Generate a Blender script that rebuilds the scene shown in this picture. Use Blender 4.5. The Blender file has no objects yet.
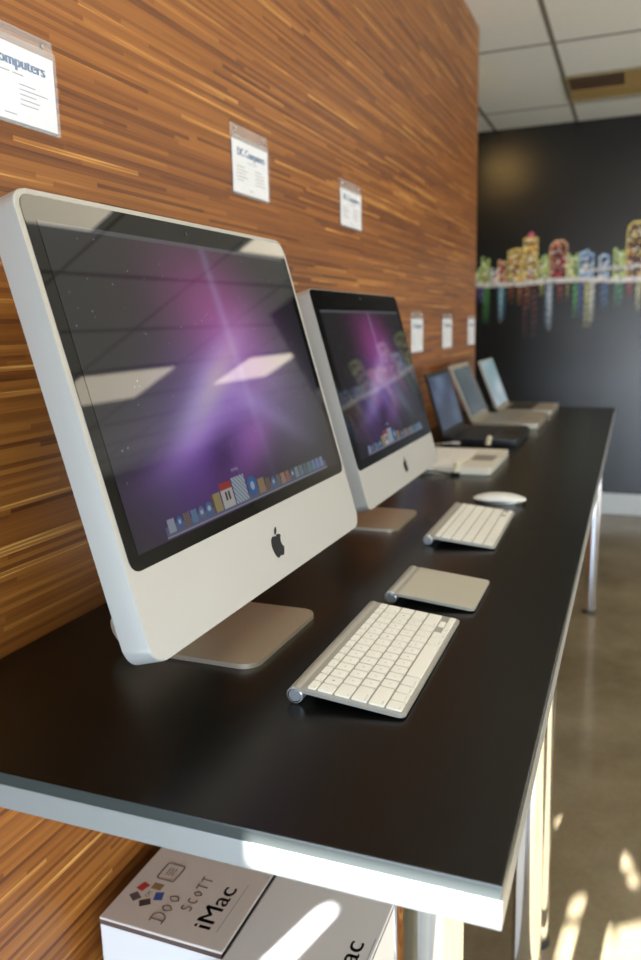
import bpy, bmesh, math, random
import numpy as np
from mathutils import Vector, Matrix
random.seed(7)
C = bpy.context.scene.collection
T = 0.95            # height of the table tops above the floor
PI = math.pi

# ------------------------------------------------------------------ helpers
def lin(c):
    r = []
    for v in c:
        v = v / 255.0
        r.append(v / 12.92 if v <= 0.04045 else ((v + 0.055) / 1.055) ** 2.4)
    return (r[0], r[1], r[2], 1.0)

def pm(name, col, rough=0.5, metal=0.0, spec=0.5, emit=None, es=0.0, alpha=1.0, coat=0.0, bump=None, noise=None, aniso=0.0):
    m = bpy.data.materials.new(name); m.use_nodes = True
    nt = m.node_tree; b = nt.nodes['Principled BSDF']
    b.inputs['Base Color'].default_value = lin(col)
    b.inputs['Roughness'].default_value = rough
    b.inputs['Metallic'].default_value = metal
    b.inputs['Specular IOR Level'].default_value = spec
    b.inputs['Alpha'].default_value = alpha
    b.inputs['Coat Weight'].default_value = coat
    if emit: b.inputs['Emission Color'].default_value = lin(emit); b.inputs['Emission Strength'].default_value = es
    if noise:   # (scale, amount): mottled value
        tc = nt.nodes.new('ShaderNodeTexCoord'); n = nt.nodes.new('ShaderNodeTexNoise')
        n.inputs['Scale'].default_value = noise[0]; n.inputs['Detail'].default_value = 6
        nt.links.new(tc.outputs['Object'], n.inputs['Vector'])
        mx = nt.nodes.new('ShaderNodeMix'); mx.data_type = 'RGBA'
        c = lin(col)
        mx.inputs['A'].default_value = tuple(x * (1 - noise[1]) for x in c[:3]) + (1,)
        mx.inputs['B'].default_value = tuple(min(1, x * (1 + noise[1])) for x in c[:3]) + (1,)
        nt.links.new(n.outputs['Fac'], mx.inputs['Factor']); nt.links.new(mx.outputs['Result'], b.inputs['Base Color'])
    if bump:
        tc = nt.nodes.new('ShaderNodeTexCoord'); n = nt.nodes.new('ShaderNodeTexNoise')
        n.inputs['Scale'].default_value = bump[0]; bp = nt.nodes.new('ShaderNodeBump'); bp.inputs['Strength'].default_value = bump[1]
        bp.inputs['Distance'].default_value = 0.001
        nt.links.new(tc.outputs['Object'], n.inputs['Vector']); nt.links.new(n.outputs['Fac'], bp.inputs['Height'])
        nt.links.new(bp.outputs['Normal'], b.inputs['Normal'])
    return m

def obj(name, bm, mats, parent=None, smooth=True, loc=None, ang=21.5):
    me = bpy.data.meshes.new(name)
    bm.normal_update(); bm.to_mesh(me); bm.free()
    for m in (mats if isinstance(mats, (list, tuple)) else [mats]): me.materials.append(m)
    if smooth:
        me.polygons.foreach_set('use_smooth', [True] * len(me.polygons))
        try: me.set_sharp_from_angle(angle=math.radians(ang))
        except Exception: pass
    o = bpy.data.objects.new(name, me); C.objects.link(o)
    if parent is not None: o.parent = parent
    if loc: o.location = loc
    return o

def thing(name, label, cat, loc=(0, 0, 0), rz=0.0, group=None):
    o = bpy.data.objects.new(name, None); C.objects.link(o)
    o.empty_display_size = 0.05
    o.location = loc; o.rotation_euler = (0, 0, rz); o['label'] = label; o['category'] = cat
    if group: o['group'] = group
    return o

def tag(o, label, cat, group=None):
    o['label'] = label; o['category'] = cat
    if group: o['group'] = group
    return o

def struct(o):
    o['kind'] = 'structure'; return o

def BM(): return bmesh.new()

def box(bm, x0, x1, y0, y1, z0, z1, bev=0.0, seg=2, mi=0, M=None):
    g = bmesh.ops.create_cube(bm, size=1)
    vs = g['verts']
    for v in vs:
        v.co = Vector(((x0 + x1) / 2 + v.co.x * (x1 - x0), (y0 + y1) / 2 + v.co.y * (y1 - y0), (z0 + z1) / 2 + v.co.z * (z1 - z0)))
    fs = set(f for v in vs for f in v.link_faces)
    if bev > 0:
        es = list(set(e for v in vs for e in v.link_edges))
        r = bmesh.ops.bevel(bm, geom=es, offset=bev, segments=seg, affect='EDGES', profile=0.5)
        fs = set(r['faces']) | set(f for f in fs if f.is_valid)
        vs = list(set(v for f in fs for v in f.verts))
    for f in fs: f.material_index = mi
    if M is not None:
        for v in vs: v.co = M @ v.co
    return vs

def rrect(x0, x1, y0, y1, r, n=6):
    """rounded rectangle outline; r = one radius or four (x0y0, x1y0, x1y1, x0y1)"""
    if not isinstance(r, (tuple, list)): r = (r,) * 4
    pts = []
    for (cx, cy, a0), q in zip(((x0, y0, PI), (x1, y0, 1.5 * PI), (x1, y1, 0), (x0, y1, 0.5 * PI)), r):
        sx = 1 if cx == x0 else -1; sy = 1 if cy == y0 else -1
        if q <= 0: pts.append((cx, cy)); continue
        for i in range(n + 1):
            a = a0 + i * (PI / 2) / n
            pts.append((cx + sx * q + q * math.cos(a), cy + sy * q + q * math.sin(a)))
    return pts

def prism(bm, pts, z0, z1, M=None, mi=0, bev=0.0, seg=2, mi_side=None):
    """extrude a 2D outline from z0 to z1"""
    n = len(pts)
    lo = [bm.verts.new((p[0], p[1], z0)) for p in pts]
    hi = [bm.verts.new((p[0], p[1], z1)) for p in pts]
    top = bm.faces.new(hi); bot = bm.faces.new(lo[::-1])
    fs = [top, bot]
    for i in range(n):
        f = bm.faces.new((lo[i], lo[(i + 1) % n], hi[(i + 1) % n], hi[i])); fs.append(f)
        f.material_index = mi if mi_side is None else mi_side
    top.material_index = mi; bot.material_index = mi
    vs = lo + hi
    if bev > 0:
        r = bmesh.ops.bevel(bm, geom=list(top.edges) + list(bot.edges), offset=bev, segments=seg, affect='EDGES', profile=0.5)
        vs = list(set([v for v in vs if v.is_valid] + list(r['verts'])))
    if M is not None:
        for v in vs: v.co = M @ v.co
    return vs

def cyl(bm, p0, p1, r, n=24, r1=None, mi=0, caps=True):
    p0 = Vector(p0); p1 = Vector(p1); d = (p1 - p0)
    q = d.to_track_quat('Z', 'Y').to_matrix()
    r1 = r if r1 is None else r1
    a = []; b = []
    for i in range(n):
        t = 2 * PI * i / n; v = Vector((math.cos(t), math.sin(t), 0))
        a.append(bm.verts.new(p0 + q @ (v * r))); b.append(bm.verts.new(p1 + q @ (v * r1)))
    for i in range(n):
        bm.faces.new((a[i], a[(i + 1) % n], b[(i + 1) % n], b[i])).material_index = mi
    if caps:
        bm.faces.new(a[::-1]).material_index = mi; bm.faces.new(b).material_index = mi
    return a + b

def tube(bm, pts, r, n=8, mi=0):
    pts = [Vector(p) for p in pts]; rings = []
    for i, p in enumerate(pts):
        d = (pts[min(i + 1, len(pts) - 1)] - pts[max(i - 1, 0)]).normalized()
        q = d.to_track_quat('Z', 'Y').to_matrix()
        rings.append([bm.verts.new(p + q @ Vector((r * math.cos(2 * PI * k / n), r * math.sin(2 * PI * k / n), 0))) for k in range(n)])
    for a, b in zip(rings, rings[1:]):
        for k in range(n): bm.faces.new((a[k], a[(k + 1) % n], b[(k + 1) % n], b[k])).material_index = mi
    bm.faces.new(rings[0][::-1]); bm.faces.new(rings[-1])

def spline(ps, n=8):
    out = []; P = [Vector(p) for p in ps]; P = [P[0]] + P + [P[-1]]
    for i in range(1, len(P) - 2):
        for k in range(n):
            t = k / n; a, b, c, d = P[i - 1], P[i], P[i + 1], P[i + 2]
            out.append(0.5 * ((2 * b) + (c - a) * t + (2 * a - 5 * b + 4 * c - d) * t * t + (3 * b - a - 3 * c + d) * t ** 3))
    out.append(P[-2]); return out

_gl = {}
def glyph(s):
    """flat text as (verts, faces), normalised so that x starts at 0; cached"""
    if s in _gl: return _gl[s]
    cu = bpy.data.curves.new('txt', 'FONT'); cu.body = s; cu.size = 1.0; cu.resolution_u = 3
    o = bpy.data.objects.new('txt', cu); C.objects.link(o)
    dg = bpy.context.evaluated_depsgraph_get(); me = o.evaluated_get(dg).to_mesh()
    vs = [(v.co.x, v.co.y) for v in me.vertices]; fs = [tuple(p.vertices) for p in me.polygons]
    o.evaluated_get(dg).to_mesh_clear()
    bpy.data.objects.remove(o); bpy.data.curves.remove(cu)
    if vs:
        x0 = min(v[0] for v in vs); vs = [(v[0] - x0, v[1]) for v in vs]
    _gl[s] = (vs, fs); return _gl[s]

def text(bm, s, width, M, mi=0, cap=None, depth=0.0, bold=0.0):
    """text of a given width laid in the plane of M; cap = height of capitals"""
    vs, fs = glyph(s)
    if not vs: return
    w = max(v[0] for v in vs); k = width / w; ky = k if cap is None else cap / 0.70
    for dx in ((0,) if not bold else (-bold, 0, bold)):
        nv = [bm.verts.new(M @ Vector((v[0] * k + dx, v[1] * ky, depth + abs(dx) * 0.01))) for v in vs]
        for f in fs:
            try: bm.faces.new([nv[i] for i in f]).material_index = mi
            except ValueError: pass

def axes(o, x, y, z):
    m = Matrix.Identity(4)
    for i, a in enumerate((x, y, z)):
        for j in range(3): m[j][i] = a[j]
    for j in range(3): m[j][3] = o[j]
    return m

def picture(name, x0, x1, y0, y1, rgb, M, mat, parent=None):
    """fine grid whose vertices carry the printed / displayed colours (rgb: ny x nx x 3, linear)"""
    ny, nx, _ = rgb.shape
    xs = np.linspace(x0, x1, nx); ys = np.linspace(y0, y1, ny)
    X, Y = np.meshgrid(xs, ys)
    co = np.stack([X.ravel(), Y.ravel(), np.zeros(X.size)], 1)
    R = np.array([[M[i][j] for j in range(3)] for i in range(3)]); t = np.array([M[i][3] for i in range(3)])
    co = co @ R.T + t
    me = bpy.data.meshes.new(name)
    idx = np.arange(nx * ny).reshape(ny, nx)
    q = np.stack([idx[:-1, :-1], idx[:-1, 1:], idx[1:, 1:], idx[1:, :-1]], -1).reshape(-1, 4)
    me.vertices.add(len(co)); me.vertices.foreach_set('co', co.ravel().astype(np.float32))
    me.loops.add(q.size); me.loops.foreach_set('vertex_index', q.ravel().astype(np.int32))
    me.polygons.add(len(q)); me.polygons.foreach_set('loop_start', (np.arange(len(q)) * 4).astype(np.int32))
    me.update(calc_edges=True)
    at = me.color_attributes.new('Col', 'FLOAT_COLOR', 'POINT')
    c = np.ones((nx * ny, 4), np.float32); c[:, :3] = rgb.reshape(-1, 3)
    at.data.foreach_set('color', c.ravel())
    me.materials.append(mat)
    o = bpy.data.objects.new(name, me); C.objects.link(o)
    if parent is not None: o.parent = parent
    return o

def L3(c): return np.array(lin(c)[:3])

# ------------------------------------------------------------------ materials
def attr_mat(name, rough, emit_strength=0.0, base=1.0, spec=0.5):
    m = bpy.data.materials.new(name); m.use_nodes = True; nt = m.node_tree; b = nt.nodes['Principled BSDF']
    a = nt.nodes.new('ShaderNodeAttribute'); a.attribute_name = 'Col'
    b.inputs['Roughness'].default_value = rough; b.inputs['Specular IOR Level'].default_value = spec
    if emit_strength > 0:
        nt.links.new(a.outputs['Color'], b.inputs['Emission Color']); b.inputs['Emission Strength'].default_value = emit_strength
        b.inputs['Base Color'].default_value = (0.008, 0.008, 0.009, 1)
    else:
        nt.links.new(a.outputs['Color'], b.inputs['Base Color'])
    return m

def wood_mat():
    m = bpy.data.materials.new('strip_wood'); m.use_nodes = True; nt = m.node_tree; N = nt.nodes; L = nt.links
    b = N['Principled BSDF']
    tc = N.new('ShaderNodeTexCoord'); sp = N.new('ShaderNodeSeparateXYZ'); L.new(tc.outputs['Object'], sp.inputs[0])
    def math_(op, a, c=None):
        n = N.new('ShaderNodeMath'); n.operation = op
        for i, v in enumerate((a, c)):
            if v is None: continue
            if isinstance(v, (int, float)): n.inputs[i].default_value = v
            else: L.new(v, n.inputs[i])
        return n.outputs[0]
    def white(x, y=None):
        n = N.new('ShaderNodeTexWhiteNoise'); n.noise_dimensions = '2D'
        cb = N.new('ShaderNodeCombineXYZ'); L.new(x, cb.inputs[0])
        if y is not None: L.new(y, cb.inputs[1])
        else: cb.inputs[1].default_value = 3.7
        L.new(cb.outputs[0], n.inputs['Vector']); return n.outputs['Value']
    row = math_('FLOOR', math_('DIVIDE', sp.outputs[2], 0.0062))
    w1 = white(row)
    ln = math_('ADD', math_('MULTIPLY', white(math_('ADD', row, 0.37)), 0.42), 0.22)
    u = math_('DIVIDE', math_('ADD', sp.outputs[1], math_('MULTIPLY', w1, 9.0)), ln)
    seg = math_('FLOOR', u)
    w2 = white(row, seg)
    rp = N.new('ShaderNodeValToRGB'); cr = rp.color_ramp
    cols = [(0.0, (86, 43, 13)), (0.15, (116, 64, 22)), (0.5, (142, 84, 31)), (0.82, (162, 101, 40)), (0.94, (200, 142, 70)), (1.0, (226, 174, 98))]
    cr.elements[0].position = 0; cr.elements[0].color = lin(cols[0][1]); cr.elements[1].position = 1; cr.elements[1].color = lin(cols[-1][1])
    for p, c in cols[1:-1]:
        e = cr.elements.new(p); e.color = lin(c)
    # fine grain running along the strips, mixed into the per-strip value
    mp = N.new('ShaderNodeMapping'); mp.inputs['Scale'].default_value = (1, 5, 420); L.new(tc.outputs['Object'], mp.inputs[0])
    nz = N.new('ShaderNodeTexNoise'); nz.inputs['Scale'].default_value = 1.0; nz.inputs['Detail'].default_value = 3; L.new(mp.outputs[0], nz.inputs['Vector'])
    f = math_('ADD', math_('MULTIPLY', w2, 0.80), math_('MULTIPLY', math_('SUBTRACT', nz.outputs['Fac'], 0.38), 0.7))
    L.new(f, rp.inputs[0]); L.new(rp.outputs[0], b.inputs['Base Color'])
    b.inputs['Roughness'].default_value = 0.42; b.inputs['Specular IOR Level'].default_value = 0.5
    return m

def concrete_mat():
    m = bpy.data.materials.new('polished_concrete'); m.use_nodes = True; nt = m.node_tree; N = nt.nodes; L = nt.links
    b = N['Principled BSDF']; tc = N.new('ShaderNodeTexCoord')
    n1 = N.new('ShaderNodeTexNoise'); n1.inputs['Scale'].default_value = 2.2; n1.inputs['Detail'].default_value = 8; n1.inputs['Roughness'].default_value = 0.65
    L.new(tc.outputs['Object'], n1.inputs['Vector'])
    rp = N.new('ShaderNodeValToRGB'); rp.color_ramp.elements[0].position = .3; rp.color_ramp.elements[0].color = lin((120, 106, 80))
    rp.color_ramp.elements[1].position = .72; rp.color_ramp.elements[1].color = lin((160, 146, 118)); L.new(n1.outputs['Fac'], rp.inputs[0])
    n2 = N.new('ShaderNodeTexNoise'); n2.inputs['Scale'].default_value = 90; n2.inputs['Detail'].default_value = 4; L.new(tc.outputs['Object'], n2.inputs['Vector'])
    mx = N.new('ShaderNodeMix'); mx.data_type = 'RGBA'; mx.blend_type = 'MULTIPLY'; mx.inputs['Factor'].default_value = 0.35
    L.new(rp.outputs[0], mx.inputs['A']); L.new(n2.outputs['Color'], mx.inputs['B']); L.new(mx.outputs['Result'], b.inputs['Base Color'])
    b.inputs['Roughness'].default_value = 0.16; b.inputs['Specular IOR Level'].default_value = 0.45
    return m

def tile_mat():
    """lay-in ceiling panels, .53 x 1.17 m, with thin grid bars"""
    m = bpy.data.materials.new('ceiling_panels'); m.use_nodes = True; nt = m.node_tree; N = nt.nodes; L = nt.links
    b = N['Principled BSDF']; tc = N.new('ShaderNodeTexCoord'); sp = N.new('ShaderNodeSeparateXYZ'); L.new(tc.outputs['Object'], sp.inputs[0])
    def line(o, off, per, wid):
        a = N.new('ShaderNodeMath'); a.operation = 'SUBTRACT'; L.new(o, a.inputs[0]); a.inputs[1].default_value = off - per * 20 - wid / 2
        d = N.new('ShaderNodeMath'); d.operation = 'MODULO'; L.new(a.outputs[0], d.inputs[0]); d.inputs[1].default_value = per
        c = N.new('ShaderNodeMath'); c.operation = 'LESS_THAN'; L.new(d.outputs[0], c.inputs[0]); c.inputs[1].default_value = wid
        return c.outputs[0]
    mx = N.new('ShaderNodeMath'); mx.operation = 'MAXIMUM'
    L.new(line(sp.outputs[0], -0.355, 0.53, 0.024), mx.inputs[0]); L.new(line(sp.outputs[1], 3.68, 1.17, 0.024), mx.inputs[1])
    n = N.new('ShaderNodeTexNoise'); n.inputs['Scale'].default_value = 60; L.new(tc.outputs['Object'], n.inputs['Vector'])
    m1 = N.new('ShaderNodeMix'); m1.data_type = 'RGBA'; m1.inputs['A'].default_value = lin((226, 226, 216)); m1.inputs['B'].default_value = lin((238, 238, 228)); L.new(n.outputs['Fac'], m1.inputs['Factor'])
    m2 = N.new('ShaderNodeMix'); m2.data_type = 'RGBA'; L.new(mx.outputs[0], m2.inputs['Factor']); L.new(m1.outputs['Result'], m2.inputs['A']); m2.inputs['B'].default_value = lin((120, 112, 98))
    L.new(m2.outputs['Result'], b.inputs['Base Color']); b.inputs['Roughness'].default_value = 0.9
    return m

WOOD = wood_mat(); CONC = concrete_mat(); TILE = tile_mat()
WALLP = pm('painted_wall', (196, 190, 176), 0.8, noise=(4, .05))
WHITEP = pm('white_trim', (214, 220, 226), 0.5, noise=(8, .03))
ALU = pm('brushed_aluminium', (196, 193, 186), 0.38, 0.85, noise=(30, .03))
ALUCASE = pm('satin_aluminium_case', (186, 183, 176), 0.5, 0.5, bump=(900, .08), noise=(14, .02))
ALUFOOT = pm('satin_aluminium_foot', (205, 192, 172), 0.4, 0.7, bump=(700, .08), noise=(20, .02))
ALUEDGE = pm('polished_edge', (225, 225, 222), 0.22, 0.6, noise=(30, .02))
LAM = pm('black_laminate', (14, 14, 13), 0.26, spec=0.33, bump=(600, .12), noise=(5, .12))
LAMEDGE = pm('black_laminate_edge', (52, 56, 54), 0.3, spec=0.6, noise=(20, .05))
EDGE = pm('aluminium_edge_band', (150, 150, 146), 0.42, 0.4, noise=(40, .03))
CHROME = pm('chrome', (225, 226, 230), 0.06, 1.0, noise=(3, .02))
RUBBER = pm('dark_rubber', (30, 29, 28), 0.6, noise=(30, .1))
GLASSB = pm('black_glass', (6, 6, 7), 0.03, spec=0.5, noise=(6, .1))
BLACKP = pm('black_plastic', (22, 22, 24), 0.35, noise=(20, .1))
BLKBODY = pm('black_laptop_plastic', (20, 20, 23), 0.3, noise=(20, .1))
WHTBODY = pm('white_laptop_plastic', (232, 228, 216), 0.35, noise=(20, .02))
SILBODY = pm('silver_laptop_metal', (190, 184, 170), 0.4, 0.6, noise=(20, .02))
KEYW = pm('white_key_plastic', (246, 245, 238), 0.4, noise=(30, .01))
KEYD = pm('key_legend_grey', (165, 165, 166), 0.6, noise=(30, .05))
KEYSIL = pm('silver_key', (168, 166, 160), 0.4, 0.4, noise=(30, .03))
KEYBLK = pm('black_key', (24, 24, 26), 0.45, noise=(30, .05))
LOGO = pm('black_logo', (8, 8, 9), 0.35, spec=0.15, noise=(30, .1))
CLEAR = bpy.data.materials.new('clear_acrylic'); CLEAR.use_nodes = True
_b = CLEAR.node_tree.nodes['Principled BSDF']; _b.inputs['Base Color'].default_value = (.93, .95, .95, 1); _b.inputs['Roughness'].default_value = .05; _b.inputs['Alpha'].default_value = .13
_n = CLEAR.node_tree.nodes.new('ShaderNodeTexNoise'); _n.inputs['Scale'].default_value = 8
_r = CLEAR.node_tree.nodes.new('ShaderNodeMapRange'); _r.inputs['To Min'].default_value = .04; _r.inputs['To Max'].default_value = .1
CLEAR.node_tree.links.new(_n.outputs['Fac'], _r.inputs['Value']); CLEAR.node_tree.links.new(_r.outputs[0], _b.inputs['Roughness'])
PAPER = pm('white_paper', (240, 240, 244), 0.7, noise=(20, .01))
INKB = pm('blue_ink', (62, 104, 158), 0.7, noise=(40, .1))
INKG = pm('grey_ink', (150, 152, 160), 0.7, noise=(40, .1))
INKK = pm('black_ink', (26, 24, 26), 0.6, noise=(40, .1))
PENCIL = pm('marker_ink', (92, 74, 66), 0.7, noise=(60, .1))
CARD = pm('white_coated_cardboard', (206, 196, 188), 0.55, noise=(7, .05), bump=(60, .15))
CARD2 = pm('clean_white_cardboard', (214, 212, 210), 0.5, noise=(7, .03))
CARDEDGE = pm('worn_cardboard_edge', (84, 66, 58), 0.8, noise=(40, .3))
LIGHTP = pm('lit_diffuser', (240, 236, 220), 0.5, emit=(255, 242, 216), es=4.6, noise=(3, .01))
AMBER = pm('amber_louver', (176, 146, 86), 0.5, noise=(5, .15))
DARKAMB = pm('brown_louver', (92, 66, 40), 0.5, noise=(5, .15))
SKYL = pm('plaster_dark', (60, 60, 58), 0.7, noise=(4, .05))

# ------------------------------------------------------------------ the room
def slab(name, *a, mat, bev=0):
    bm = BM(); box(bm, *a, bev=bev); return struct(obj(name, bm, mat, smooth=False))
WX = -0.639                                  # face of the strip-wood wall
ZC = T + 1.672                               # ceiling
slab('floor', -3.2, 5.2, -2.0, 9.6, -0.1, 0.0, mat=CONC)
slab('ceiling', -3.2, 5.2, -2.0, 9.6, ZC, ZC + 0.1, mat=TILE)
slab('wall_left', WX - 0.12, WX, -0.09, 3.335, 0.0, ZC, mat=WOOD)
slab('wall_mural', -3.2, 1.62, 5.30, 5.42, 0.0, ZC, mat=SKYL)
slab('wall_back', -3.2, 5.2, 9.5, 9.6, 0.0, ZC, mat=WALLP)
slab('wall_right', 5.1, 5.2, -2.0, 9.5, 0.0, ZC, mat=WALLP)
slab('wall_far_left', -3.2, -3.1, -2.0, 9.5, 0.0, ZC, mat=WALLP)
slab('baseboard_mural', -3.1, 1.62, 5.285, 5.30, 0.0, 0.148, mat=WHITEP, bev=0.003)

# unseen wall added behind the camera; its holes are shaped into the sun patches
SUN = Vector((0.096, 0.96, 0.0)).normalized() * math.cos(math.radians(30)); SUN.z = -math.sin(math.radians(30))
GY = -1.6
def trace(p):                               # a lit point -> where its sun ray crosses the added wall
    p = Vector(p); s = (p.y - GY) / SUN.y
    q = p - SUN * s
    return (q.x, q.z)
def blob(cx, cy, rx, ry, rot, z, n=12):
    return [trace((cx + rx * math.cos(t) * math.cos(rot) - ry * math.sin(t) * math.sin(rot), cy + rx * math.cos(t) * math.sin(rot) + ry * math.sin(t) * math.cos(rot), z)) for t in [2 * PI * k / n for k in range(n)]]
holes = []
holes.append([trace(p) for p in [(-0.20, 0, T - 0.031), (0.004, 0, T - 0.031), (0.004, 0, T - 0.006), (-0.20, 0, T - 0.006)]])          # table end
holes.append([trace(p) for p in [(-0.352, .300, T - .43), (-0.322, .300, T - .43), (-0.296, .40, T - .43), (-.290, .425, T - .43), (-.306, .432, T - .43), (-.318, .415, T - .43)]])   # streak on the carton
fl = [[(-0.028, 0.969), (-0.027, 1.045), (-0.021, 1.133), (-0.012, 1.149), (0.015, 1.159), (0.013, 1.098), (0.013, 0.984)],
      [(-0.012, 1.183), (-0.011, 1.22), (0.005, 1.26), (0.023, 1.263), (0.022, 1.228), (0.010, 1.186), (-0.004, 1.173)],
      [(0.047, 0.957), (0.053, 1.074), (0.052, 1.14), (0.060, 1.20), (0.076, 1.185), (0.088, 1.135), (0.094, 1.125), (0.092, 1.175), (0.102, 1.186), (0.12, 1.196), (0.137, 1.209), (0.184, 1.235), (0.278, 1.29), (0.5, 1.25), (2.6, 1.2), (2.6, -.8), (.2, -.8)],
      [(0.088, 1.416), (0.093, 1.45), (0.104, 1.462), (0.121, 1.427), (0.124, 1.4), (0.112, 1.377), (0.103, 1.401)],
      [(0.117, 1.352), (0.121, 1.378), (0.133, 1.386), (0.137, 1.360), (0.133, 1.331), (0.122, 1.335)],
      [(-0.069, 1.53), (-0.066, 1.555), (-0.054, 1.564), (-0.045, 1.548), (-0.05, 1.518), (-0.062, 1.509)]]
for f in fl: holes.append([trace((x, y, 0)) for x, y in f])
def gobo_mesh():
    bm = BM()
    def loop(pts):
        vs = [bm.verts.new((x, GY, z)) for x, z in pts]
        return [bm.edges.new((vs[i], vs[(i + 1) % len(vs)])) for i in range(len(vs))]
    es = loop([(-3.1, 0), (5.1, 0), (5.1, ZC), (-3.1, ZC)])
    for h in holes: es += loop(h)
    es += loop([(2.6, 0.3), (4.6, 0.3), (4.6, 2.3), (2.6, 2.3)])          # assumed shop window opening, added out of view
    bmesh.ops.triangle_fill(bm, use_beauty=True, use_dissolve=False, edges=es)
    return bm
sf = struct(obj('wall_sun_gobo', gobo_mesh(), pm('gobo_dark', (88, 84, 78), .8, noise=(4, .05)), smooth=False))  # added out of view to mask the sun, kept dark for contrast
bm = BM()
for x in (2.6, 3.6, 4.57): box(bm, x, x + .03, GY - .03, GY + .03, .3, 2.3)
for z in (.3, 2.27): box(bm, 2.6, 4.6, GY - .03, GY + .03, z, z + .03)
struct(obj('assumed_window_1', bm, BLACKP, smooth=False))  # frame bars of the assumed window, added out of view

# ceiling fixtures -----------------------------------------------------------
def troffer(x0, x1, y0, y1, label, lit=True, group='lit ceiling panels'):
    t = thing('ceiling_light', label, 'ceiling light', ((x0 + x1) / 2, (y0 + y1) / 2, ZC), 0, group)
    w = (x1 - x0) / 2; h = (y1 - y0) / 2
    bm = BM()
    for a in ((-w, -w + .02, -h, h), (w - .02, w, -h, h), (-w + .02, w - .02, -h, -h + .02), (-w + .02, w - .02, h - .02, h)): box(bm, *a, -.018, -.001)
    obj('frame', bm, WHITEP, t, smooth=False)
    bm = BM(); box(bm, -w + .02, w - .02, -h + .02, h - .02, -.012, -.002)
    obj('diffuser', bm, LIGHTP, t, smooth=False)
    return t
troffer(2.295, 2.825, 3.68, 4.85, 'lit rectangular ceiling light, mirrored as left pale strip in nearest screen')
troffer(2.295, 2.825, 6.02, 7.19, 'lit rectangular ceiling light, mirrored as right pale strip in nearest screen')
troffer(0.62, 0.93, 1.0, 2.42, 'lit ceiling light mirrored along the top left of nearest screen')
troffer(0.62, 0.93, 3.68, 4.85, 'lit ceiling light mirrored along the top right of nearest screen')
troffer(2.295, 2.825, -1.0, 0.17, 'lit ceiling light out of view far to the right of the viewer')
troffer(1.235, 1.765, -1.0, 0.17, 'added fill light in the ceiling, out of view to the right behind the viewer')  # extra panel added to brighten the wood wall and keys
troffer(0.175, 0.705, -1.0, 0.17, 'added fill light in the ceiling, out of view directly above the viewer')  # also added as fill for the upper wall and keyboards
# unlit amber fixture in the ceiling by the mural
t = thing('ceiling_light', 'unlit amber and brown louvered ceiling fixture near the black mural', 'ceiling light', (0.05, 4.50, ZC))
bm = BM()
for a in ((-.40, -.385, -.26, .26), (.385, .40, -.26, .26), (-.385, .385, -.26, -.245), (-.385, .385, .245, .26)): box(bm, *a, -.014, -.001)
obj('frame', bm, pm('brass_frame', (150, 138, 104), .5, noise=(9, .1)), t, smooth=False)
bm = BM(); box(bm, -.385, -.10, -.245, .03, -.006, -.002); obj('louver', bm, DARKAMB, t, smooth=False)
bm = BM(); box(bm, -.09, .385, -.245, .03, -.006, -.002); box(bm, -.385, .385, .045, .245, -.006, -.002); obj('amber_panel', bm, AMBER, t, smooth=False)
bm = BM(); box(bm, -.385, .385, .03, .045, -.010, -.002); box(bm, -.10, -.09, -.245, .03, -.010, -.002); obj('divider', bm, AMBER, t, smooth=False)
# small round lamp just behind the end of the wood wall
t = thing('ceiling_lamp', 'small warm round ceiling lamp behind the end of the wood wall', 'ceiling light', (-1.0, 4.05, ZC))
bm = BM(); cyl(bm, (0, 0, -.02), (0, 0, -.001), .075, 32); obj('trim_ring', bm, WHITEP, t)
bm = BM(); cyl(bm, (0, 0, -.03), (0, 0, -.0205), .06, 32)
obj('bulb', bm, pm('warm_bulb', (255, 225, 150), .5, emit=(255, 205, 120), es=110, noise=(3, .01)), t)

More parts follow.
